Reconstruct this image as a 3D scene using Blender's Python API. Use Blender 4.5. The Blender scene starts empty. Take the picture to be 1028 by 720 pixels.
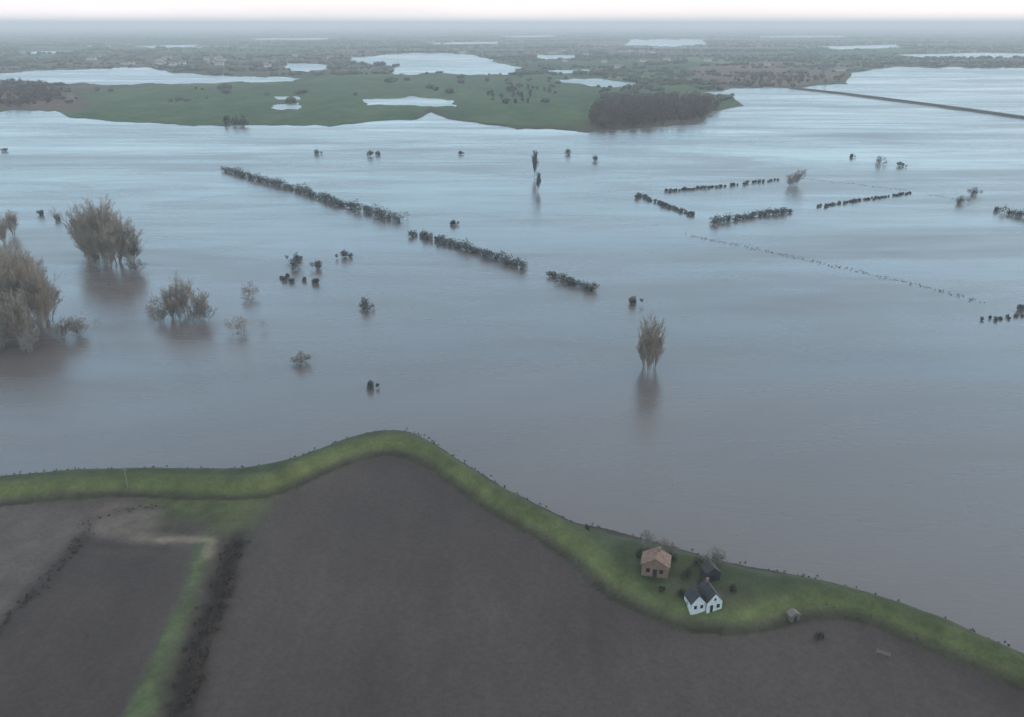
import bpy, math, random
import numpy as np
from mathutils import Vector, Matrix, noise
from mathutils.geometry import tessellate_polygon
random.seed(7); rng=np.random.default_rng(7)
scene=bpy.context.scene
scene.view_settings.view_transform='Standard'
try: scene.view_settings.look='None'
except Exception: pass
scene.view_settings.exposure=0

# ---------------- camera (drone ~100 m above the flood water) ----------------
H=100.0; F=855.0; P=math.atan(336/F)
cam_d=bpy.data.cameras.new('drone_camera'); cam=bpy.data.objects.new('drone_camera',cam_d)
scene.collection.objects.link(cam); cam.location=(0,0,H); cam.rotation_euler=(math.pi/2-P,0,0)
cam_d.sensor_width=36; cam_d.lens=36*F/1028; cam_d.clip_start=1; cam_d.clip_end=400000
scene.camera=cam
SP,CP=math.sin(P),math.cos(P)
def G(u,v,z=0.0):
    """survey point: bearing readings -> ground coordinates (metres) at level z"""
    dx=(u-514)/F; dy=(360-v)/F
    t=(H-z)/(SP-dy*CP)
    return (dx*t, t*(CP+dy*SP), z)

# ---------------- helpers ----------------
def mesh_obj(name,verts,faces,mat=None,smooth=False,parent=None,link=True):
    me=bpy.data.meshes.new(name); 
    me.from_pydata([tuple(map(float,v)) for v in verts],[],[tuple(map(int,f)) for f in faces]); me.update()
    if mat: me.materials.append(mat)
    if smooth: me.polygons.foreach_set('use_smooth',[True]*len(me.polygons))
    ob=bpy.data.objects.new(name,me)
    if link: scene.collection.objects.link(ob)
    if parent: ob.parent=parent
    return ob
def tri_mesh(name,V,mat,T=3,link=True):
    V=np.asarray(V,dtype=np.float32).reshape(-1,3); n=len(V)//T
    me=bpy.data.meshes.new(name)
    me.vertices.add(len(V)); me.vertices.foreach_set('co',V.ravel())
    me.loops.add(n*T); me.loops.foreach_set('vertex_index',np.arange(n*T,dtype=np.int32))
    me.polygons.add(n); me.polygons.foreach_set('loop_start',np.arange(0,n*T,T,dtype=np.int32))
    me.update(calc_edges=True); me.validate()
    me.materials.append(mat)
    ob=bpy.data.objects.new(name,me)
    if link: scene.collection.objects.link(ob)
    return ob
def new_mat(name):
    m=bpy.data.materials.new(name); m.use_nodes=True
    nt=m.node_tree; b=nt.nodes['Principled BSDF']
    return m,nt,b
def pos(nt):
    return nt.nodes.new('ShaderNodeNewGeometry').outputs['Position']
def mapping(nt,vec,scale,rot=(0,0,0)):
    n=nt.nodes.new('ShaderNodeMapping'); n.inputs['Scale'].default_value=scale; n.inputs['Rotation'].default_value=rot
    nt.links.new(vec,n.inputs['Vector']); return n.outputs[0]
def noise_n(nt,vec,scale,detail=5,rough=.6,dist=0):
    n=nt.nodes.new('ShaderNodeTexNoise'); n.inputs['Scale'].default_value=scale; n.inputs['Detail'].default_value=detail
    n.inputs['Distortion'].default_value=dist
    n.inputs['Roughness'].default_value=rough; nt.links.new(vec,n.inputs['Vector']); return n.outputs[0]
def mrange(nt,val,a,b,c,d):
    n=nt.nodes.new('ShaderNodeMapRange'); nt.links.new(val,n.inputs[0])
    for i,x in enumerate((a,b,c,d)): n.inputs[i+1].default_value=x
    return n.outputs[0]
def mix(nt,fac,a,b,mode='MIX'):
    n=nt.nodes.new('ShaderNodeMix'); n.data_type='RGBA'; n.blend_type=mode
    for sock,x in ((n.inputs[0],fac),(n.inputs[6],a),(n.inputs[7],b)):
        if hasattr(x,'links'): nt.links.new(x,sock)
        elif isinstance(x,(tuple,list)): sock.default_value=(*x,1)
        else: sock.default_value=x
    return n.outputs[2]
def foliage_mat(name,c1,c2,scale=.35):
    m,nt,b=new_mat(name)
    n=noise_n(nt,pos(nt),scale,3); f=mrange(nt,n,.35,.65,0,1)
    c=mix(nt,f,c1,c2)
    nt.links.new(c,b.inputs['Base Color']); b.inputs['Roughness'].default_value=.9
    b.inputs['Specular IOR Level'].default_value=.1
    return m
def plain_mat(name,c,rough=.8,var=.25,scale=2.0):
    m,nt,b=new_mat(name)
    n=noise_n(nt,pos(nt),scale,5); f=mrange(nt,n,.3,.7,1-var,1+var)
    col=mix(nt,1.0,c,f,'MULTIPLY'); nt.links.new(col,b.inputs['Base Color']); b.inputs['Roughness'].default_value=rough
    return m

# ---------------- world ----------------
SUN_EL=math.radians(14); SUN_AZ=math.radians(62)
w=bpy.data.worlds.new('World'); scene.world=w; w.use_nodes=True
nt=w.node_tree; bg=nt.nodes['Background']
sky=nt.nodes.new('ShaderNodeTexSky'); sky.sky_type='NISHITA'; sky.sun_disc=False
sky.sun_elevation=SUN_EL; sky.sun_rotation=SUN_AZ; sky.dust_density=2.5; sky.air_density=1.0; sky.altitude=100
tc=nt.nodes.new('ShaderNodeTexCoord'); sx=nt.nodes.new('ShaderNodeSeparateXYZ'); nt.links.new(tc.outputs['Generated'],sx.inputs[0])
cr=nt.nodes.new('ShaderNodeValToRGB'); nt.links.new(sx.outputs['Z'],cr.inputs[0])
els=cr.color_ramp.elements
stops=[(0.0,(.70,.68,.69)),(.006,(.74,.69,.69)),(.016,(.76,.67,.66)),(.03,(.72,.70,.70)),(.06,(.63,.77,.83)),(.12,(.50,.80,.97)),(.24,(.43,.73,.97)),(.38,(.39,.61,.82)),(.6,(.48,.52,.58)),(1,(.52,.51,.51))]
els[0].position=0; els[0].color=(*stops[0][1],1); els[1].position=1; els[1].color=(*stops[-1][1],1)
for p_,c_ in stops[1:-1]:
    e=els.new(p_); e.color=(*c_,1)
ng=nt.nodes.new('ShaderNodeVectorMath'); ng.operation='SCALE'; nt.links.new(cr.outputs[0],ng.inputs[0]); ng.inputs['Scale'].default_value=17.0
mp=nt.nodes.new('ShaderNodeMapping'); mp.inputs['Scale'].default_value=(1.5,1.5,9); nt.links.new(tc.outputs['Generated'],mp.inputs[0])
cn=noise_n(nt,mp.outputs[0],1.6,4); cf=mrange(nt,cn,.3,.7,.9,1.1)
cl=nt.nodes.new('ShaderNodeVectorMath'); cl.operation='SCALE'; nt.links.new(ng.outputs[0],cl.inputs[0]); nt.links.new(cf,cl.inputs['Scale'])
mixed=mix(nt,.85,sky.outputs[0],cl.outputs[0])
nt.links.new(mixed,bg.inputs[0]); bg.inputs[1].default_value=.12
sd=bpy.data.lights.new('sun','SUN'); sd.energy=1.0; sd.angle=math.radians(14); sd.color=(1,.91,.82)
so=bpy.data.objects.new('sun',sd); scene.collection.objects.link(so)
dirv=Vector((math.sin(SUN_AZ)*math.cos(SUN_EL),math.cos(SUN_AZ)*math.cos(SUN_EL),math.sin(SUN_EL)))
so.rotation_euler=dirv.to_track_quat('Z','Y').to_euler(); so.location=(300,200,300)

# ---------------- low haze layer (real air volume over the whole landscape) ----------------
hm=bpy.data.materials.new('haze_air'); hm.use_nodes=True; hn=hm.node_tree; hn.nodes.remove(hn.nodes['Principled BSDF'])
vs=hn.nodes.new('ShaderNodeVolumeScatter'); vs.inputs['Color'].default_value=(.94,.98,1,1); vs.inputs['Density'].default_value=1/5600; vs.inputs['Anisotropy'].default_value=0.0
hn.links.new(vs.outputs[0],hn.nodes['Material Output'].inputs['Volume'])
a_,b_,c_=60000,-1500,70000
mesh_obj('haze',[(-a_,b_,-20),(a_,b_,-20),(a_,c_,-20),(-a_,c_,-20),(-a_,b_,145),(a_,b_,145),(a_,c_,145),(-a_,c_,145)],
  [(0,3,2,1),(4,5,6,7),(0,1,5,4),(1,2,6,5),(2,3,7,6),(3,0,4,7)],hm)

# ---------------- flood water ----------------
def water_mat(name,mud=True):
    m,nt,b=new_mat(name); p=pos(nt)
    n1=noise_n(nt,mapping(nt,p,(.004,.009,1),(0,0,.25)),1,5,.6,.5)
    c=mix(nt,mrange(nt,n1,.35,.65,0,1),(.096,.084,.080),(.126,.110,.104))
    nt.links.new(c,b.inputs['Base Color'])
    n2=noise_n(nt,mapping(nt,p,(.0022,.010,1),(0,0,.30)),1,6,.65,.6)
    n4=noise_n(nt,mapping(nt,p,(.010,.05,1),(0,0,-.2)),1,4,.6,.8)
    ad=nt.nodes.new('ShaderNodeMath'); ad.operation='MULTIPLY_ADD'; nt.links.new(n4,ad.inputs[0]); ad.inputs[1].default_value=.45; nt.links.new(n2,ad.inputs[2])
    nt.links.new(mrange(nt,ad.outputs[0],.5,.95,.12,.40),b.inputs['Roughness'])
    b.inputs['IOR'].default_value=1.55
    n3=noise_n(nt,mapping(nt,p,(.3,.7,1),(0,0,.3)),1,3,.6)
    bp=nt.nodes.new('ShaderNodeBump'); bp.inputs['Strength'].default_value=.25; bp.inputs['Distance'].default_value=.24
    nt.links.new(n3,bp.inputs['Height']); nt.links.new(bp.outputs[0],b.inputs['Normal'])
    return m
WATER=water_mat('muddy_flood_water')
X=58000
mesh_obj('flood_water',[(-X,-600,0),(X,-600,0),(X,X,0),(-X,X,0)],[(0,1,2,3)],WATER)

# ---------------- near terrain: dike + polder ----------------
tabN=[(-900,482),(-400,480),(-150,479),(0,478),(60,472),(125,470),(180,470),(235,471),(270,467),(300,458),(340,443),(370,434),(400,431),(425,438),(450,455),(490,480),(540,508),(580,525),(610,531),(640,539),(690,553),(740,567),(780,574),(820,582),(860,592),(900,604),(950,624),(1000,645),(1028,657),(1100,692)]
tabS=[(-900,512),(-400,511),(-150,510),(0,508),(60,500),(125,497),(180,499),(235,500),(270,498),(300,487),(340,468),(370,458),(400,455),(425,465),(450,483),(490,512),(540,541),(575,562),(598,590),(640,613),(690,633),(740,637),(780,629),(820,616),(860,621),(900,637),(950,657),(1000,679),(1028,692),(1100,728)]
tabC=[(-900,494),(-400,493),(-150,492),(0,490),(60,484),(125,482),(180,483),(235,484),(270,481),(300,469),(340,453),(370,443),(400,440),(425,449),(450,466),(490,494),(540,522),(575,541),(600,565),(640,594),(690,613),(740,616),(780,607),(820,600),(860,606),(900,619),(950,638),(1000,660),(1028,672),(1100,708)]
def fn(tab,z):
    pts=[G(u,v,z) for u,v in tab]; xs=[p[0] for p in pts]; ys=[p[1] for p in pts]
    xs+= [420,3000]; ys+=[ys[-1]-330,ys[-1]-330]
    gx=np.arange(-1600,1600,.5); gy=np.interp(gx,xs,ys)
    k=np.exp(-.5*(np.arange(-12,13)/5.0)**2); k/=k.sum()
    gs=np.convolve(np.pad(gy,12,mode='edge'),k,mode='valid')
    return gx,gs
gx,yN=fn(tabN,0); _,yS=fn(tabS,.4); _,yC=fn(tabC,3)
def seg_dist(px,py,a,b):
    ax,ay=a;bx,by=b; dx,dy=bx-ax,by-ay; t=np.clip(((px-ax)*dx+(py-ay)*dy)/(dx*dx+dy*dy+1e-9),0,1)
    return np.hypot(px-ax-t*dx,py-ay-t*dy)
def poly_mask(px,py,poly,soft):
    ins=np.zeros(px.shape,bool); d=np.full(px.shape,1e9); n=len(poly)
    for i in range(n):
        a=poly[i]; b=poly[(i+1)%n]; d=np.minimum(d,seg_dist(px,py,a,b))
        c=((a[1]>py)!=(b[1]>py)); xi=(b[0]-a[0])*(py-a[1])/((b[1]-a[1])+1e-12)+a[0]
        ins^= c&(px<xi)
    s=np.where(ins,d,-d); return np.clip(s/soft*.5+.5,0,1)
def line_mask(px,py,line,w,soft):
    d=np.full(px.shape,1e9)
    for a,b in zip(line[:-1],line[1:]): d=np.minimum(d,seg_dist(px,py,a,b))
    return np.clip((w-d)/soft*.5+.5,0,1)
def vnoise(px,py,s,seed=0):
    x=px/s+seed*17.3; y=py/s+seed*9.1; xi=np.floor(x);yi=np.floor(y); fx=x-xi; fy=y-yi
    fx=fx*fx*(3-2*fx); fy=fy*fy*(3-2*fy)
    def h(a,b): 
        q=np.sin(a*127.1+b*311.7+seed*74.7)*43758.5453; return q-np.floor(q)
    return (h(xi,yi)*(1-fx)+h(xi+1,yi)*fx)*(1-fy)+(h(xi,yi+1)*(1-fx)+h(xi+1,yi+1)*fx)*fy
def fbm(px,py,s,seed=0):
    return sum(vnoise(px,py,s/2**i,seed+i)*.5**(i+1) for i in range(4))/.9375
P2=lambda pts,z=.3:[G(u,v,z)[:2] for u,v in pts]
green_yard=P2([(150,495),(300,480),(262,512),(240,536),(205,541),(185,528),(150,512)])
bare_yard=P2([(78,508),(150,503),(190,522),(205,540),(170,552),(120,548),(80,545)])
grey_field=P2([(-300,512),(80,506),(84,540),(50,580),(15,620),(-100,740),(-600,760)])
inner_field=P2([(84,548),(195,548),(125,722),(60,900),(-220,900),(-60,720),(20,615)])
track=P2([(200,540),(217,540),(203,590),(160,720),(110,900),(60,900),(125,720),(187,590)])
ditch=P2([(238,538),(218,600),(200,640),(176,720),(128,900)])
path=P2([(162,543),(185,541),(212,545),(208,560)])
def terrain_h(px,py):
    n=np.interp(px,gx,yN); s=np.interp(px,gx,yS); c=np.interp(px,gx,yC)
    sl=np.gradient(yC,gx); k=1/np.sqrt(1+np.interp(px,gx,sl)**2)
    wob=(fbm(px,py,7,3)-.5)*1.3
    dn=(n-py)*k+wob; ds=(py-s)*k+wob; w=(n-s)*k
    sw=np.minimum(6.5,.42*w)
    a=np.clip(np.minimum(dn/sw,ds/np.minimum(sw,5)),0,1); a=a*a*(3-2*a)*.6+a*.4
    base=np.where(py>(n+s)/2, np.clip(dn*.35,-3,0)-.05*(dn<0), .35)
    h=base*(1-a)+a*2.9
    dc=(py-c)*k
    h=h+a*.45*np.exp(-(dc/2.2)**2)
    return h,dn,ds,dc,a
xs=np.concatenate([np.arange(-1500,-190,12),np.arange(-190,150,.75),np.arange(150,460,5),np.arange(460,1500,40)])
ys=np.concatenate([np.arange(-480,60,12),np.arange(60,235,.6),np.arange(235,300,6)])
PX,PY=np.meshgrid(xs,ys); 
hh,dn,ds,dc,a=terrain_h(PX,PY)
inner=(ds<0)
mt=line_mask(PX,PY,ditch,1.2,2.0)*inner
mtr=poly_mask(PX,PY,track,1.0)*inner
hh=hh-mt*.3+mtr*.35+inner*(fbm(PX,PY,6,8)-.5)*.12
def C(*c): return np.array(c)[None,None,:]
f1=fbm(PX,PY,18,1)[...,None]; f2=fbm(PX,PY,5,2)[...,None]; f3=fbm(PX,PY,2.2,5)[...,None]; f0=fbm(PX,PY,45,21)[...,None]
col=np.ones(PX.shape+(3,))*C(.069,.055,.049)*(0.68+.26*f1+.38*f0)
def over(col,m,c): m=np.clip(m,0,1)[...,None]; return col*(1-m)+c*m
col=over(col,poly_mask(PX,PY,grey_field,4),C(.094,.078,.069)*(.65+.7*f2))
col=over(col,poly_mask(PX,PY,inner_field,2),C(.057,.045,.040)*(.75+.5*f1))
col=over(col,poly_mask(PX,PY,bare_yard,4),C(.105,.085,.072)*(.2+1.5*f2))
wob2=(fbm(PX,PY,6,11)-.5)*1.0
col=over(col,np.clip(poly_mask(PX,PY,green_yard,5)+wob2*1.2,0,1)*(poly_mask(PX,PY,green_yard,9)>0),C(.068,.080,.034)*(.35+1.2*f2))
col=over(col,mtr,C(.076,.100,.042)*(.5+1.0*f3))
trc=P2([(209,541),(193,590),(142,720),(80,900)])
col=over(col,line_mask(PX,PY,trc,.25,.5)*.35*inner,C(.10,.09,.07))
dwob=(fbm(PX,PY,5,31)-.5)*2.4
col=over(col,np.clip(line_mask(PX,PY,ditch,3.3,2.4)+dwob*.3*(line_mask(PX,PY,ditch,4.5,2.0)>0),0,1)*inner,C(.046,.035,.030)*(.6+.8*f3))
col=over(col,line_mask(PX,PY,ditch,.7,.9)*inner,C(.020,.017,.015))
col=over(col,line_mask(PX,PY,path,.6,1.2)*.8,C(.26,.21,.16)*(.6+.7*f3))
hl=P2([(84,546),(130,549),(165,551)]); col=over(col,line_mask(PX,PY,hl,.9,1.8),C(.036,.028,.025))
hl2=P2([(84,542),(50,578),(15,615),(-60,700)]); col=over(col,line_mask(PX,PY,hl2,1.5,2.4)*.9,C(.032,.026,.023))
hl3=P2([(80,545),(92,522),(120,512),(165,510)]); col=over(col,line_mask(PX,PY,hl3,.7,1.8)*.6,C(.040,.032,.028))
dr=P2([(592,575),(598,630),(600,720),(602,800)]); col=over(col,line_mask(PX,PY,dr,.5,1.8)*.45,C(.038,.029,.026))
for q in range(12):
    u0=270+q*70; ln=P2([(u0,470),(u0+(u0-514)*.9,820)]); col=over(col,line_mask(PX,PY,ln,.2,1.6)*.07*inner,C(.04,.030,.027))
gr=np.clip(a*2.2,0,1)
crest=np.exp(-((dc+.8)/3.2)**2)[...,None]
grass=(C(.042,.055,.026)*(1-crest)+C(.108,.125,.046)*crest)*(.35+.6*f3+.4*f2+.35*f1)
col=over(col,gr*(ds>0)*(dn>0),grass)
col=over(col,np.clip(1-dn/2.6,0,1)*((dn>-1)&(ds>3)),C(.027,.025,.019)*(.5+1.0*f3))
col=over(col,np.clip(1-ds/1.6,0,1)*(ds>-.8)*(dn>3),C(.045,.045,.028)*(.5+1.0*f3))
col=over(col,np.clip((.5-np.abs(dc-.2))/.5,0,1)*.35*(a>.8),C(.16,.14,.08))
yd=P2([(668,590),(690,598),(735,606),(742,596),(700,586),(676,578)],3); col=over(col,poly_mask(PX,PY,yd,2.5)*.6,C(.10,.085,.065)*(.6+.8*f3))
V=np.stack([PX.ravel(),PY.ravel(),hh.ravel()],1); ny,nx=PX.shape
idx=np.arange(nx*ny).reshape(ny,nx)
Fq=np.stack([idx[:-1,:-1],idx[:-1,1:],idx[1:,1:],idx[1:,:-1]],-1).reshape(-1,4)
me=bpy.data.meshes.new('dike_and_polder_ground'); me.vertices.add(len(V)); me.vertices.foreach_set('co',V.astype(np.float32).ravel())
me.loops.add(Fq.size); me.loops.foreach_set('vertex_index',Fq.astype(np.int32).ravel())
me.polygons.add(len(Fq)); me.polygons.foreach_set('loop_start',np.arange(0,Fq.size,4,dtype=np.int32)); me.update(calc_edges=True)
me.polygons.foreach_set('use_smooth',[True]*len(Fq))
ca=me.color_attributes.new('ground_cover','FLOAT_COLOR','POINT')
ca.data.foreach_set('color',np.concatenate([col.reshape(-1,3),np.ones((len(V),1))],1).astype(np.float32).ravel())
gm,nt,b=new_mat('polder_soil_and_grass'); at=nt.nodes.new('ShaderNodeAttribute'); at.attribute_name='ground_cover'
p=pos(nt); n=noise_n(nt,p,1.3,6,.7); n2=noise_n(nt,mapping(nt,p,(.2,.06,1),(0,0,.5)),1,5)
c=mix(nt,1.0,at.outputs['Color'],mrange(nt,n,.25,.75,.72,1.28),'MULTIPLY')
c=mix(nt,1.0,c,mrange(nt,n2,.3,.7,.9,1.1),'MULTIPLY'); nt.links.new(c,b.inputs['Base Color'])
b.inputs['Roughness'].default_value=.75; b.inputs['Specular IOR Level'].default_value=.15
bp=nt.nodes.new('ShaderNodeBump'); bp.inputs['Strength'].default_value=.5; bp.inputs['Distance'].default_value=.25
nt.links.new(n,bp.inputs['Height']); nt.links.new(bp.outputs[0],b.inputs['Normal'])
me.materials.append(gm); ob=bpy.data.objects.new('dike_and_polder_ground',me); scene.collection.objects.link(ob)
def gh(x,y):
    r=terrain_h(np.array([[x]],float),np.array([[y]],float)); return float(r[0][0,0])

# ---------------- far land ----------------
def jitter(poly,au,av,step=7,seed=0,closed=True):
    out=[]; n=len(poly)
    for i in range(n if closed else n-1):
        a=poly[i]; b=poly[(i+1)%n]; L=math.hypot(b[0]-a[0],(b[1]-a[1])*3); k=max(1,int(L/step)) if L<700 else 8
        for j in range(k):
            t=j/k; u=a[0]+(b[0]-a[0])*t; v=a[1]+(b[1]-a[1])*t
            q=noise.noise_vector(Vector((u*.06,v*.25,seed)))+.6*noise.noise_vector(Vector((u*.2,v*.7,seed+9)))
            out.append((u+q.x*au,v+q.y*av))
    return out
def sheet(name,pxpoly,z,mat,skirt=0):
    pts=[Vector(G(u,max(v,24.9),z)) for u,v in pxpoly]
    tr=tessellate_polygon([pts]); n=len(pts); V=list(pts); Fc=[]
    for t in tr:
        a,b,c=[pts[i] for i in t]
        Fc.append(t if (b-a).cross(c-a).z>0 else t[::-1])
    if skirt:
        V+= [Vector((p.x,p.y,z-skirt)) for p in pts]
        Fc+= [(i,(i+1)%n,n+(i+1)%n,n+i) for i in range(n)]
    return mesh_obj(name,V,Fc,mat)
LAND_PX=jitter([(-700,114),(-200,111),(0,111),(55,110),(72,118),(180,125),(250,125),(330,125),(420,119),(434,112),(448,120),(520,128),(590,131),(700,125),(716,112),(748,106),(735,97),(700,93),(745,88),(800,88),(848,84),(856,72),(900,67),(1028,68)],4,1.8,seed=1,closed=False)+[(1028,68),(1700,70),(1900,26.2),(-900,26.2)]
lm,nt,b=new_mat('farmland'); p=pos(nt)
vo=nt.nodes.new('ShaderNodeTexVoronoi'); vo.inputs['Scale'].default_value=1; nt.links.new(mapping(nt,p,(.0032,.0016,1),(0,0,.3)),vo.inputs['Vector'])
sp=nt.nodes.new('ShaderNodeSeparateColor'); nt.links.new(vo.outputs['Color'],sp.inputs[0])
r=nt.nodes.new('ShaderNodeValToRGB'); nt.links.new(sp.outputs[0],r.inputs[0]); r.color_ramp.interpolation='CONSTANT'
e=r.color_ramp.elements; e[0].color=(.06,.090,.045,1); e[1].position=.3; e[1].color=(.10,.085,.06,1)
for q,cc in ((.5,(.06,.10,.05,1)),(.7,(.08,.075,.05,1)),(.85,(.11,.135,.075,1))): x=e.new(q); x.color=cc
nn=noise_n(nt,mapping(nt,p,(.01,.004,1)),1,6,.7)
c=mix(nt,1.0,r.outputs[0],mrange(nt,nn,.3,.7,.5,1.35),'MULTIPLY'); nt.links.new(c,b.inputs['Base Color']); b.inputs['Roughness'].default_value=.95; b.inputs['Specular IOR Level'].default_value=.05
sheet('far_farmland',LAND_PX,.5,lm,1.5)
def field_mat(name,c1,c2,s=.01):
    m,nt,b=new_mat(name); p=pos(nt); n=noise_n(nt,mapping(nt,p,(s,s*.5,1)),1,6,.65)
    c=mix(nt,mrange(nt,n,.35,.65,0,1),c1,c2); n=noise_n(nt,mapping(nt,p,(s*6,s*3,1)),1,4,.65)
    c=mix(nt,1.0,c,mrange(nt,n,.3,.7,.7,1.25),'MULTIPLY')
    nt.links.new(c,b.inputs['Base Color']); b.inputs['Roughness'].default_value=.95; b.inputs['Specular IOR Level'].default_value=.05
    return m
MEAD=field_mat('meadow_grass',(.042,.076,.034),(.085,.118,.055))
BR=field_mat('brown_rough_land',(.11,.08,.06),(.16,.115,.09))
sheet('meadow',jitter([(75,92),(160,86),(300,82),(350,72),(420,76),(560,78),(640,80),(725,86),(690,93),(630,100),(600,112),(588,126),(520,126),(452,119),(432,107),(416,117),(330,123),(180,123),(75,115),(95,104)],4,1.3,seed=3),.58,MEAD)
sheet('meadow',jitter([(705,93),(735,98),(744,105),(716,110),(690,103)],2,.8,seed=5),.58,MEAD)
sheet('brown_rough_land',jitter([(690,68),(780,62),(850,66),(848,80),(800,86),(745,86),(700,84)],4,1,seed=6),.58,BR)
sheet('brown_rough_land',jitter([(-200,84),(0,80),(60,84),(80,100),(50,108),(-200,109)],4,1,seed=8),.58,BR)
sheet('brown_rough_land',jitter([(560,40),(760,38),(800,44),(740,50),(600,49)],6,1,seed=18),.58,BR)
POOLS=[[(-300,72),(0,74),(60,70),(150,68),(175,74),(240,77),(300,78),(296,82),(220,83),(120,85),(60,84),(0,80),(-300,82)],
[(348,58),(400,54),(470,54),(500,62),(524,68),(512,74),(470,76),(440,73),(395,75),(400,66),(360,63)],
[(286,64),(320,64),(340,68),(310,72),(290,70)],[(528,54),(575,55),(580,59),(545,60)],[(553,80),(600,79),(642,84),(640,88),(600,87)],
[(632,40),(708,40),(710,45),(660,47),(634,45)],[(366,100),(410,98),(458,101),(455,107),(410,105),(370,106)],
[(270,105),(300,104),(298,110),(275,110)],[(140,46),(200,45),(196,47.5),(150,48)],[(820,47),(900,45),(905,48),(840,49.5)],[(545,71),(590,70),(600,73),(560,74)],[(275,97),(300,97),(300,100),(280,100)],
[(900,55),(985,53),(1060,55),(1030,58),(930,58)],[(20,52),(70,51),(74,53),(30,54)],[(430,43),(500,42),(498,44),(440,44.5)],[(250,38.5),(330,38),(326,39.6),(260,40)],[(760,36.5),(850,36),(846,37.5),(770,38)],[(500,36),(560,35.6),(556,37),(508,37.2)]]
PM=water_mat('flood_pool_water')
JP=[jitter(pl,9 if i<8 else 3,1.5 if i<8 else .4,step=4,seed=20+i) for i,pl in enumerate(POOLS)]
for pl in JP: sheet('flood_pool',pl,.68,PM)
def strip(name,line,z,wd,mat,top=1.6):
    P_=[Vector(G(u,v,0)) for u,v in line]; V=[];Fc=[]
    for i,pnt in enumerate(P_):
        d=(P_[min(i+1,len(P_)-1)]-P_[max(i-1,0)]).normalized(); s=Vector((-d.y,d.x,0))
        for o,zz in ((-wd,-.5),(-wd*.45,top),(wd*.45,top),(wd,-.5)): V.append(pnt+s*o+Vector((0,0,zz)))
    for i in range(len(P_)-1):
        for k in range(3): Fc.append((4*i+k,4*i+k+1,4*i+5+k,4*i+4+k))
    return mesh_obj(name,V,Fc,mat)
DK=field_mat('embankment_scrub',(.07,.068,.06),(.11,.10,.085),.05)
strip('causeway',[(795,89),(850,95),(920,104),(980,112),(1028,119),(1200,140),(1500,175)],0,7,DK,2.4)

# ---------------- distant tree masses ----------------
def inpoly(u,v,poly):
    c=False; n=len(poly)
    for i in range(n):
        a=poly[i];b=poly[(i+1)%n]
        if (a[1]>v)!=(b[1]>v) and u<(b[0]-a[0])*(v-a[1])/(b[1]-a[1])+a[0]: c=not c
    return c
def proj(x,y,z=0):
    t=y*CP-(z-H)*SP; return 514+F*x/t, 360-F*(y*SP+(z-H)*CP)/t
import bmesh
bm=bmesh.new(); bmesh.ops.create_icosphere(bm,subdivisions=1,radius=1); ico=np.array([v.co[:] for v in bm.verts]); icof=np.array([[v.index for v in f.verts] for f in bm.faces]); bm.free()
def blobs(cent,rad):
    n=len(cent); V=ico[None]*(1+.55*(rng.random((n,len(ico),1))-.5)); V=V*rad[:,None,:]+cent[:,None,:]
    return V[:,icof,:].reshape(-1,3)
TR=foliage_mat('distant_trees',(.050,.060,.038),(.095,.085,.060),scale=.01)
TB=foliage_mat('bare_woodland',(.075,.050,.040),(.14,.095,.072),scale=.03)
cent=[];rad=[]
for k in range(820):
    d=1150*math.exp(rng.random()**.75*2.5); x=(rng.random()-.5)*1.5*d
    ang=rng.normal(0,.5) if rng.random()<.75 else rng.random()*3.1
    L=rng.uniform(80,550)*(.7+d/6000); hgt=rng.uniform(4,10); dens=rng.uniform(.4,1)
    n=int(L/11*dens)+2
    for j in range(n):
        t=rng.random()*L-L/2; X_=x+t*math.cos(ang)+rng.normal(0,4); Y_=d+t*math.sin(ang)+rng.normal(0,8)
        u,v=proj(X_,Y_)
        if not inpoly(u,v,LAND_PX): continue
        if any(inpoly(u,v+.2,q) or inpoly(u,v-.6,q) for q in POOLS): continue
        if v>76 and 70<u<600 and rng.random()<.93: continue
        r_=hgt*rng.uniform(.6,1.2); cent.append((X_,Y_,.5+r_*.4)); rad.append((r_*.9*rng.uniform(.7,1.3),r_*.8,r_*.5))
blobv=blobs(np.array(cent),np.array(rad)); tri_mesh('distant_tree_belts',blobv,TR)

def tuft(center,rx,ry,rz,n,size):
    q=rng.normal(size=(n,3)); q/=np.linalg.norm(q,axis=1)[:,None]; q*= (rng.random((n,1))**.45)
    ph=np.arctan2(q[:,1],q[:,0]); q*= (1+.22*np.sin(3*ph+rng.random()*6)+.18*np.sin(5*q[:,2]+rng.random()*6))[:,None]
    c=q*np.array([rx,ry,rz])+np.array(center); c[:,2]=np.maximum(c[:,2],.05)
    a=rng.normal(size=(n,3)); a/=np.linalg.norm(a,axis=1)[:,None]; a[:,2]=np.abs(a[:,2])*1.2
    b=np.cross(a,rng.normal(size=(n,3))); b/=np.linalg.norm(b,axis=1)[:,None]+1e-6
    s=size*(.5+rng.random((n,1)))
    return np.stack([c-b*s*.45,c+b*s*.45,c+a*s*1.3],1).reshape(-1,3)
def wood(name,poly,spacing,hgt,mat,n=70,z=.5,size=1.6):
    c0=[G(u,v,z) for u,v in poly]; x0,x1=min(c[0] for c in c0),max(c[0] for c in c0); y0,y1=min(c[1] for c in c0),max(c[1] for c in c0)
    out=[]; N=int((x1-x0)*(y1-y0)/spacing**2)
    for _ in range(min(N,1500)):
        x=rng.uniform(x0,x1); y=rng.uniform(y0,y1); u,v=proj(x,y,z)
        if not inpoly(u,v,poly): continue
        h=hgt*rng.uniform(.6,1.25); out.append(tuft((x,y,z+h*.55),h*.34,h*.34,h*.5,n,size))
    return tri_mesh(name,np.concatenate(out),mat)
wood('bare_woodland',[(590,128),(594,114),(604,106),(640,102),(700,103),(722,109),(703,121),(655,127),(620,130)],9,11,TB,size=1.2,n=90)
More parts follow.
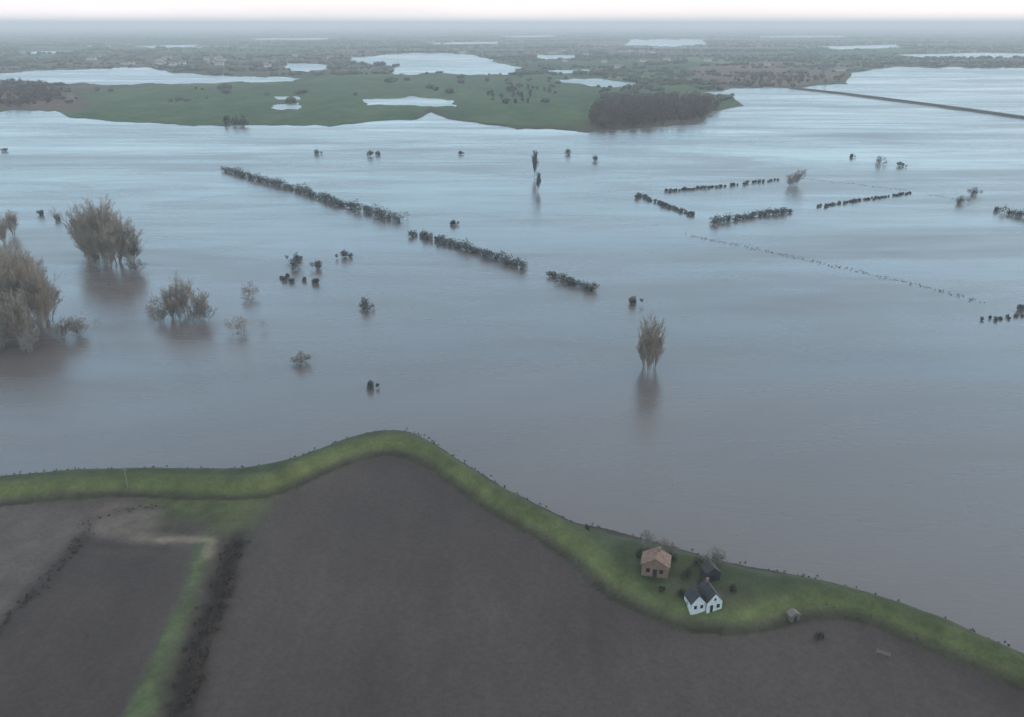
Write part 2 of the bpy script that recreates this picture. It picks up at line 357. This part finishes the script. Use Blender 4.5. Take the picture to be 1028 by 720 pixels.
wood('bare_woodland',[(-60,108),(-60,88),(10,84),(60,88),(62,98),(40,108)],16,9,TB)
wood('bare_woodland',[(480,98),(520,88),(560,92),(545,104),(500,106)],30,8,TR)
wood('bare_woodland',[(222,128),(226,122),(248,121),(250,127)],9,7,TR,n=50,size=1.1)
wood('bare_woodland',[(735,80),(800,76),(850,78),(850,84),(790,87),(740,85)],30,9,TB)

# distant village houses
HW=plain_mat('distant_house_walls',(.50,.46,.43),.9,.2,.02); HR=plain_mat('distant_house_roofs',(.22,.17,.15),.9,.3,.02)
wv=[];rv=[]
for k in range(110):
    cx,cy=random.choice([(-900,2600),(300,3300),(900,4200),(-1600,4300),(-300,5200),(500,2500),(2000,4500)])
    x=cx+rng.normal(0,220); y=cy+rng.normal(0,220); u,v=proj(x,y)
    if any(inpoly(u,v,q) for q in POOLS): continue
    w_,l_,h_=5,rng.uniform(7,14),4; z=.5
    A=[(x-l_,y-w_,z),(x+l_,y-w_,z),(x+l_,y+w_,z),(x-l_,y+w_,z)]; B=[(q[0],q[1],z+h_) for q in A]; r1=(x-l_,y,z+h_+5); r2=(x+l_,y,z+h_+5)
    for i in range(4): j=(i+1)%4; wv+=[A[i],A[j],B[j],A[i],B[j],B[i]]
    wv+=[B[1],B[2],r2,B[3],B[0],r1]; rv+=[B[0],B[1],r2,B[0],r2,r1,B[2],B[3],r1,B[2],r1,r2]
vil=bpy.data.objects.new('distant_village',None); scene.collection.objects.link(vil)
o=tri_mesh('walls',wv,HW); o.parent=vil; o=tri_mesh('roofs',rv,HR); o.parent=vil

# ---------------- hedgerows standing in the water ----------------
HM=foliage_mat('hedge_twigs',(.100,.108,.104),(.155,.150,.135),scale=.2)
HS=foliage_mat('bare_twigs',(.27,.22,.175),(.37,.31,.255),scale=.25)
HG=foliage_mat('grey_twigs',(.22,.19,.165),(.30,.265,.235),scale=.25)
def hedgerow(name,line,h,mat=HM,gap=.15,n=150,spacing=2.4,size=.5,wd=1.2):
    P_=[Vector(G(u,v,0)) for u,v in line]; out=[]
    for a_,b_ in zip(P_[:-1],P_[1:]):
        L=(b_-a_).length; k=max(1,int(L/spacing))
        for j in range(k):
            t=(j+rng.random()*.7)/k; q=a_.lerp(b_,t)
            nz=noise.noise(Vector((q.x*.06,q.y*.06,3)))*.5+.5
            if nz < gap+.12 or rng.random()<gap*.4: continue
            hh_=h*rng.uniform(.4,1.05)*(.6+.8*nz)
            out.append(tuft((q.x+rng.normal(0,wd*.5),q.y+rng.normal(0,wd*1.2),hh_*.42),hh_*.6*rng.uniform(.8,1.4),hh_*.6,hh_*.55,n,size))
    if out: return tri_mesh(name,np.concatenate(out),mat)
hedgerow('hedgerow',[(226,172),(262,182),(300,192),(340,206),(375,215),(402,224)],5.2,gap=.16,spacing=2.0)
hedgerow('hedgerow',[(414,236),(440,243),(470,252),(500,261),(526,270)],4.8,gap=.08,spacing=1.9)
hedgerow('hedgerow',[(554,279),(575,285),(597,293)],3.6,gap=.0,spacing=1.8)
hedgerow('hedgerow',[(714,225),(750,219),(792,213)],4.0,gap=.06,spacing=2.0)
hedgerow('hedgerow',[(640,196),(660,204),(697,217)],2.0,gap=.24)
hedgerow('hedgerow',[(665,193),(720,188),(782,181)],1.8,gap=.2,spacing=2.0)
hedgerow('hedgerow',[(822,208),(860,202),(914,194)],1.1,gap=.02,n=80,spacing=1.3)
hedgerow('hedgerow',[(998,212),(1030,219),(1080,230)],5.0,gap=.1)
hedgerow('hedgerow',[(280,281),(308,283)],2.0,gap=.1,spacing=1.6)
hedgerow('hedgerow',[(985,322),(1040,316),(1100,308)],.8,gap=.2,n=60,spacing=1.5)
HF=foliage_mat('drowned_reeds',(.17,.165,.16),(.22,.215,.21))
hedgerow('drowned_reeds',[(690,236),(760,250),(840,268),(920,286),(985,303)],.13,HF,gap=.0,n=16,size=.2,spacing=.6,wd=1.6)
hedgerow('drowned_reeds',[(795,178),(900,190),(960,200)],.2,HF,gap=.05,n=14,size=.25,spacing=1.2,wd=1.5)

def shrub(u,v,h,mat=HM,n=420,wd=1.0,size=.36,name='shrub'):
    x,y,_=G(u,v,0); out=[tuft((0,0,h*.42),h*.42*wd,h*.42*wd,h*.5,n,size)]
    for k in range(6): out.append(tuft((rng.normal(0,h*.4*wd),rng.normal(0,h*.4),h*rng.uniform(.15,.6)),h*.24,h*.24,h*.26,n//4,size*.8))
    o=tri_mesh(name,np.concatenate(out),mat); o.location=(x,y,0); return o
for u,v,h,wd in [(318,155,4,1),(372,157,5.5,1),(380,156,4,1),(462,155,3,1),(570,155,5,.8),(598,162,5,.8),(455,226,2.8,1),(635,305,3,1),
    (295,270,5.5,.7),(298,262,3.5,1),(320,270,4.5,.9),(346,258,3.5,1.3),(318,285,2.6,1),(367,310,4.6,.9),(372,390,2.4,.9),(42,216,3,1),(58,221,3.5,1),(74,226,4,1),
    (882,165,7,.8),(903,167,4,1.2),(965,204,5,1.3),(978,196,5,1),(640,199,2.5,1),(5,152,3,1.6),(1024,312,2.6,1),(855,158,3,1)]:
    shrub(u,v,h,HM,wd=wd)
for u,v,h,wd in [(240,335,7,1.0),(302,366,4.2,1.0),(250,299,6,.9),(80,335,8,1),(155,312,7,.8)]:
    shrub(u,v,h,HG,n=650,wd=wd,size=.25)

# ---------------- bare trees ----------------
def bare_tree_mesh(name,h,stems,up,spread,seed,mat,twig=.10,kids=(6,6,8),lean=.32,base_w=.35):
    rs=random.Random(seed); V=[]
    def tube(a,b,ra,rb):
        d=(b-a).normalized(); s=d.orthogonal().normalized(); t=d.cross(s)
        A=[a+(s*math.cos(k*2.094)+t*math.sin(k*2.094))*ra for k in range(3)]; B=[b+(s*math.cos(k*2.094)+t*math.sin(k*2.094))*rb for k in range(3)]
        for i in range(3):
            j=(i+1)%3; V.extend([A[i],A[j],B[j],A[i],B[j],B[i]])
    def rdir(d,ang):
        s=d.orthogonal().normalized(); s.rotate(Matrix.Rotation(rs.random()*6.283,3,d)); return (d*math.cos(ang)+s*math.sin(ang)).normalized()
    def grow(p,d,L,r,lv):
        mid=p+d*L*.5; d2=(d+Vector((rs.gauss(0,.1),rs.gauss(0,.1),up*.25))).normalized(); end=mid+d2*L*.5
        if lv==3:
            s=d2.cross(Vector((rs.gauss(0,1),rs.gauss(0,1),rs.gauss(0,1)))).normalized()*twig*.5
            V.extend([p-s,p+s,end]); return
        tube(p,mid,r,r*.75); tube(mid,end,r*.75,r*.35)
        for k in range(kids[lv]):
            t=rs.uniform(.12,1) ; q=p.lerp(mid,t*2) if t<.5 else mid.lerp(end,t*2-1)
            nd=rdir(d2,rs.uniform(.3,.3+spread)); nd=(nd+Vector((0,0,up*.4))).normalized()
            grow(q,nd,L*rs.uniform(.42,.62)*(1.15-.4*t),r*.42,lv+1)
    for s in range(stems):
        an=rs.random()*6.283; l=rs.uniform(.05,lean) if stems>1 else .03
        grow(Vector((math.cos(an)*base_w,math.sin(an)*base_w,-1)),Vector((math.cos(an)*l,math.sin(an)*l,1)).normalized(),h*rs.uniform(.5,.8),h*.009,0)
    o=tri_mesh(name,np.array([v[:] for v in V]),mat,link=False); return o.data
WILL=[bare_tree_mesh('willow_mesh',20,8,.5,.6,s,HS,twig=.10,kids=(10,8,9),lean=.34,base_w=.9) for s in (1,2,3)]
WGR=[bare_tree_mesh('willow_grey_mesh',12,6,.4,.75,s,HG,twig=.09,kids=(8,7,9),lean=.55,base_w=.6) for s in (5,6)]
SLIM=bare_tree_mesh('slim_tree_mesh',20,4,.9,.35,9,HS,twig=.10,kids=(13,8,9),lean=.10)
POP=bare_tree_mesh('poplar_mesh',20,2,1.2,.25,12,HM,twig=.28,kids=(14,8,7),lean=.05)
def place(name,me,u,v,s,sz=None,z=0):
    x,y,_=G(u,v,z); o=bpy.data.objects.new(name,me); scene.collection.objects.link(o); o.location=(x,y,z)
    o.rotation_euler=(0,0,rng.random()*6.28); o.scale=(s,s,sz or s); return o
for i,(u,v,h) in enumerate([(-40,338,28),(-12,328,28),(8,330,29),(26,325,27),(42,330,23),(15,305,25),(-10,290,24),(50,322,18),(32,305,22),(-60,320,24),(22,345,18),(2,348,16),(5,245,16),(14,236,13),(-12,240,15),
    (92,264,28),(104,260,28),(119,264,25),(133,266,19),(88,254,23),(110,270,20),(98,268,18),
    (174,320,12),(188,316,15),(202,320,12)]):
    place('willow_tree',WILL[i%3],u,v,h/20*.86,h/20)
for u,v,h in [(162,324,8),(208,322,8),(180,322,8),(195,324,8),(80,338,7),(138,275,9),(62,342,9),(30,354,9),(-5,354,10),(798,186,12),(793,187,9)]:
    place('willow_tree',WGR[int(u)%2],u,v,h/12)
place('bare_poplar_tree',SLIM,651,376,.85,.86); place('bare_poplar_tree',SLIM,657,370,.7,.74); place('bare_poplar_tree',SLIM,646,368,.7,.7)
place('poplar_tree',POP,537,178,.75,.95); place('poplar_tree',POP,540,192,.6,.62)
def on_ground(name,me,u,v,s,z0=3.0):
    x,y,_=G(u,v,z0); z=gh(x,y); o=bpy.data.objects.new(name,me); scene.collection.objects.link(o); o.location=(x,y,z); o.scale=(s,)*3; o.rotation_euler=(0,0,rng.random()*6); return o
on_ground('fruit_tree',WGR[0],650,550,.42); on_ground('fruit_tree',WGR[1],716,566,.36); on_ground('fruit_tree',WGR[0],672,556,.3)

def scrub(name,line,h,mat,n,spacing,wd,size=.22,z=.3,gap=.15):
    P_=[Vector(G(u,v,z)) for u,v in line]; out=[]
    for a_,b_ in zip(P_[:-1],P_[1:]):
        k=max(1,int((b_-a_).length/spacing))
        for j in range(k):
            if rng.random()<gap: continue
            q=a_.lerp(b_,(j+rng.random())/k); hh_=h*rng.uniform(.4,1.2); X_=q.x+rng.normal(0,wd);Y_=q.y+rng.normal(0,wd)
            zz=gh(X_,Y_)
            out.append(tuft((X_,Y_,max(zz,.0)+hh_*.3),hh_*.8,hh_*.8,hh_*.5,n,size))
    return tri_mesh(name,np.concatenate(out),mat)
SC=foliage_mat('ditch_scrub',(.055,.043,.036),(.095,.075,.06),scale=1)
scrub('ditch_scrub',[(243,542),(224,600),(206,645),(184,720),(150,810)],1.0,SC,60,.35,.7,size=.16,gap=.1)
scrub('ditch_scrub',[(232,540),(212,600),(195,640),(170,720)],.6,SC,50,.6,.7,size=.13,gap=.3)
scrub('ditch_scrub',[(84,542),(50,578),(15,615),(-60,700)],.6,SC,50,.4,.9,size=.12,gap=.2)
scrub('ditch_scrub',[(84,544),(92,522),(120,512),(165,512)],.35,SC,40,.6,1.2,size=.1,gap=.3)
RG=foliage_mat('rough_grass',(.045,.048,.026),(.09,.085,.05),scale=.6)
scrub('waterline_rushes',[p_ for p_ in tabN if -100<p_[0]<1110],.3,RG,22,.8,.55,size=.13,z=0,gap=.4)
scrub('rough_grass',[p_ for p_ in tabS if -100<p_[0]<1110],.25,RG,20,1.2,.7,size=.11,z=.4,gap=.4)

# ---------------- buildings ----------------
def brick_mat(name,c1,c2,mortar):
    m,nt,b=new_mat(name); tcn=nt.nodes.new('ShaderNodeTexCoord'); bt=nt.nodes.new('ShaderNodeTexBrick'); bt.inputs['Scale'].default_value=4
    nt.links.new(mapping(nt,tcn.outputs['Object'],(1,1,1),(math.pi/2,0,0)),bt.inputs[0]); bt.inputs['Color1'].default_value=(*c1,1); bt.inputs['Color2'].default_value=(*c2,1); bt.inputs['Mortar'].default_value=(*mortar,1)
    n=noise_n(nt,pos(nt),.8,4); c=mix(nt,1.0,bt.outputs[0],mrange(nt,n,.3,.7,.75,1.2),'MULTIPLY'); nt.links.new(c,b.inputs['Base Color']); b.inputs['Roughness'].default_value=.9; return m
BRICK=brick_mat('brick_wall',(.21,.115,.075),(.26,.15,.10),(.21,.18,.15))
def roof_mat(name,c,s=9):
    m,nt,b=new_mat(name); tcn=nt.nodes.new('ShaderNodeTexCoord'); wv=nt.nodes.new('ShaderNodeTexWave'); wv.bands_direction='Z'; wv.inputs['Scale'].default_value=s; wv.inputs['Distortion'].default_value=.6
    nt.links.new(tcn.outputs['Object'],wv.inputs[0]); cc=mix(nt,1.0,c,mrange(nt,wv.outputs['Fac'],0,1,.75,1.15),'MULTIPLY')
    n=noise_n(nt,pos(nt),1.2,4); cc=mix(nt,1.0,cc,mrange(nt,n,.3,.7,.55,1.3),'MULTIPLY'); nt.links.new(cc,b.inputs['Base Color']); b.inputs['Roughness'].default_value=.8; return m
RT=roof_mat('weathered_orange_tiles',(.20,.125,.09)); RD=roof_mat('dark_slate_tiles',(.035,.035,.038))
WH=plain_mat('white_render',(.62,.63,.61),.7,.18); GL=plain_mat('window_glass',(.03,.035,.04),.15,.05); FR=plain_mat('white_paint_frames',(.8,.8,.8),.5,.03); DKW=plain_mat('tarred_boards',(.03,.028,.026),.8,.2)
def box(name,x0,x1,y0,y1,z0,z1,mat,parent):
    V=[(x0,y0,z0),(x1,y0,z0),(x1,y1,z0),(x0,y1,z0),(x0,y0,z1),(x1,y0,z1),(x1,y1,z1),(x0,y1,z1)]
    return mesh_obj(name,V,[(0,3,2,1),(4,5,6,7),(0,1,5,4),(1,2,6,5),(2,3,7,6),(3,0,4,7)],mat,parent=parent)
def gable(parent,pre,x0,x1,y0,y1,he,hr,wall,roof,over=.3,th=.16):
    xm=(x0+x1)/2
    V=[(x0,y0,-.6),(x1,y0,-.6),(x1,y0,he),(xm,y0,hr),(x0,y0,he),(x0,y1,-.6),(x1,y1,-.6),(x1,y1,he),(xm,y1,hr),(x0,y1,he)]
    mesh_obj(pre+'walls',V,[(0,1,2,3,4),(6,5,9,8,7),(0,4,9,5),(1,6,7,2)],wall,parent=parent)
    for sgn,xe,nm in ((-1,x0,'roof_west'),(1,x1,'roof_east')):
        sl=(hr-he)/(xm-x0); xo=xe+sgn*over; zo=he-sl*over+.03; zr=hr+.03
        V=[(xo,y0-over*.5,zo),(xm,y0-over*.5,zr),(xm,y1+over*.5,zr),(xo,y1+over*.5,zo)]; V+=[(a,b_,c+th) for a,b_,c in V]
        mesh_obj(pre+nm,V,[(0,1,2,3),(7,6,5,4),(0,4,5,1),(1,5,6,2),(2,6,7,3),(3,7,4,0)],roof,parent=parent)
def window(parent,nm,x,z,w_,h_,y,mat=None):
    box(nm+'_frame',x-w_/2-.08,x+w_/2+.08,y-.05,y+.01,z-.08,z+h_+.08,FR if mat is None else mat,parent)
    box(nm+'_glass',x-w_/2,x+w_/2,y-.07,y-.052,z,z+h_,GL,parent)
def empty(name,u,v,zr,rot,s=1):
    x,y,_=G(u,v,3.0); e_=bpy.data.objects.new(name,None); scene.collection.objects.link(e_); e_.location=(x,y,gh(x,y)); e_.rotation_euler=(0,0,rot); e_.scale=(s,s,s); return e_
e_=empty('brick_house',657,579,3,math.radians(-14),.86)
gable(e_,'',-2.9,2.9,0,4.6,2.9,4.5,BRICK,RT)
window(e_,'window_1',-1.5,1.1,.8,1.0,-.0,BRICK); window(e_,'window_2',1.4,1.1,.8,1.0,0,BRICK); box('door',-.45,.45,-.06,-.01,-.2,2.0,DKW,e_)
box('chimney',.2,.75,3.4,3.95,3.8,5.3,BRICK,e_)
e_=empty('white_house',709,610,3,math.radians(12),.70)
gable(e_,'left_',-4.1,-.25,.0,4.5,2.6,4.8,WH,RD,over=.2); gable(e_,'right_',-.05,4.0,-.6,6.0,2.9,5.3,WH,RD,over=.2)
window(e_,'window_1',-3.0,1.0,.8,1.1,0); window(e_,'window_2',-1.3,1.0,.8,1.1,0); window(e_,'window_4',2.9,1.0,.9,1.2,-.6)
window(e_,'window_5',1.97,3.3,.6,.8,-.6)
box('door',.75,1.55,-.66,-.61,-.2,2.0,DKW,e_)
box('chimney',1.7,2.3,4.4,5.0,4.4,6.4,BRICK,e_)
e_=empty('tarred_barn',716,583,3,math.radians(12),.7)
gable(e_,'',-1.9,1.9,0,4.0,2.4,4.0,DKW,RD,over=.2); box('door',-.8,.8,-.06,-.01,-.2,2.0,GL,e_)
e_=empty('garden_shed',800,612,3,math.radians(20),.8)
gable(e_,'',-1.2,1.2,0,1.8,1.6,2.3,plain_mat('weathered_boards',(.15,.125,.10),.9,.3),plain_mat('felt_roof',(.16,.14,.115),.9,.2),over=.15,th=.08); box('door',-.4,.4,-.05,-.01,-.1,1.4,DKW,e_)
GS=foliage_mat('garden_shrub_leaves',(.04,.045,.03),(.08,.08,.055),scale=1)
def ground_shrub(u,v,h,mat=GS,n=260,size=.16,wd=1):
    x,y,_=G(u,v,3); z=gh(x,y); o=tri_mesh('garden_shrub',np.concatenate([tuft((rng.normal(0,.4),rng.normal(0,.4),h*.4),h*.5*wd,h*.5*wd,h*.5,n//2,size) for _ in range(3)]),mat); o.location=(x,y,z)
for u,v,h in [(684,598,1.6),(690,606,1.2),(735,592,1.2),(672,562,1.6),(640,557,1.2),(822,628,1.2),(700,566,1.9),(690,578,1.8),(722,562,2),(703,586,1.5),(590,526,.7),(664,592,.7)]:
    ground_shrub(u,v,h)
WD=plain_mat('gate_timber',(.2,.18,.155),.8,.2)
e_=empty('field_gate',889,645,3,math.radians(-30))
e_.scale=(.6,.6,.7)
for i,xx in enumerate((-1.7,1.7)): box('post_%d'%i,xx-.1,xx+.1,-.1,.1,-.4,1.4,WD,e_)
for i in range(4): box('rail_%d'%i,-1.59,1.59,-.03,.03,.25+i*.28,.35+i*.28,WD,e_)
e_=empty('utility_pole',127,484,3,0)
def cyl(name,r0,r1,z0,z1,mat,parent,n=8):
    V=[(r0*math.cos(k*6.283/n),r0*math.sin(k*6.283/n),z0) for k in range(n)]+[(r1*math.cos(k*6.283/n),r1*math.sin(k*6.283/n),z1) for k in range(n)]
    mesh_obj(name,V,[(k,(k+1)%n,n+(k+1)%n,n+k) for k in range(n)]+[tuple(range(n,2*n))],mat,parent=parent)
cyl('pole',.15,.10,-.3,5.5,WD,e_); box('crossarm',-.6,.6,-.06,.06,4.9,5.0,WD,e_)
print('done')
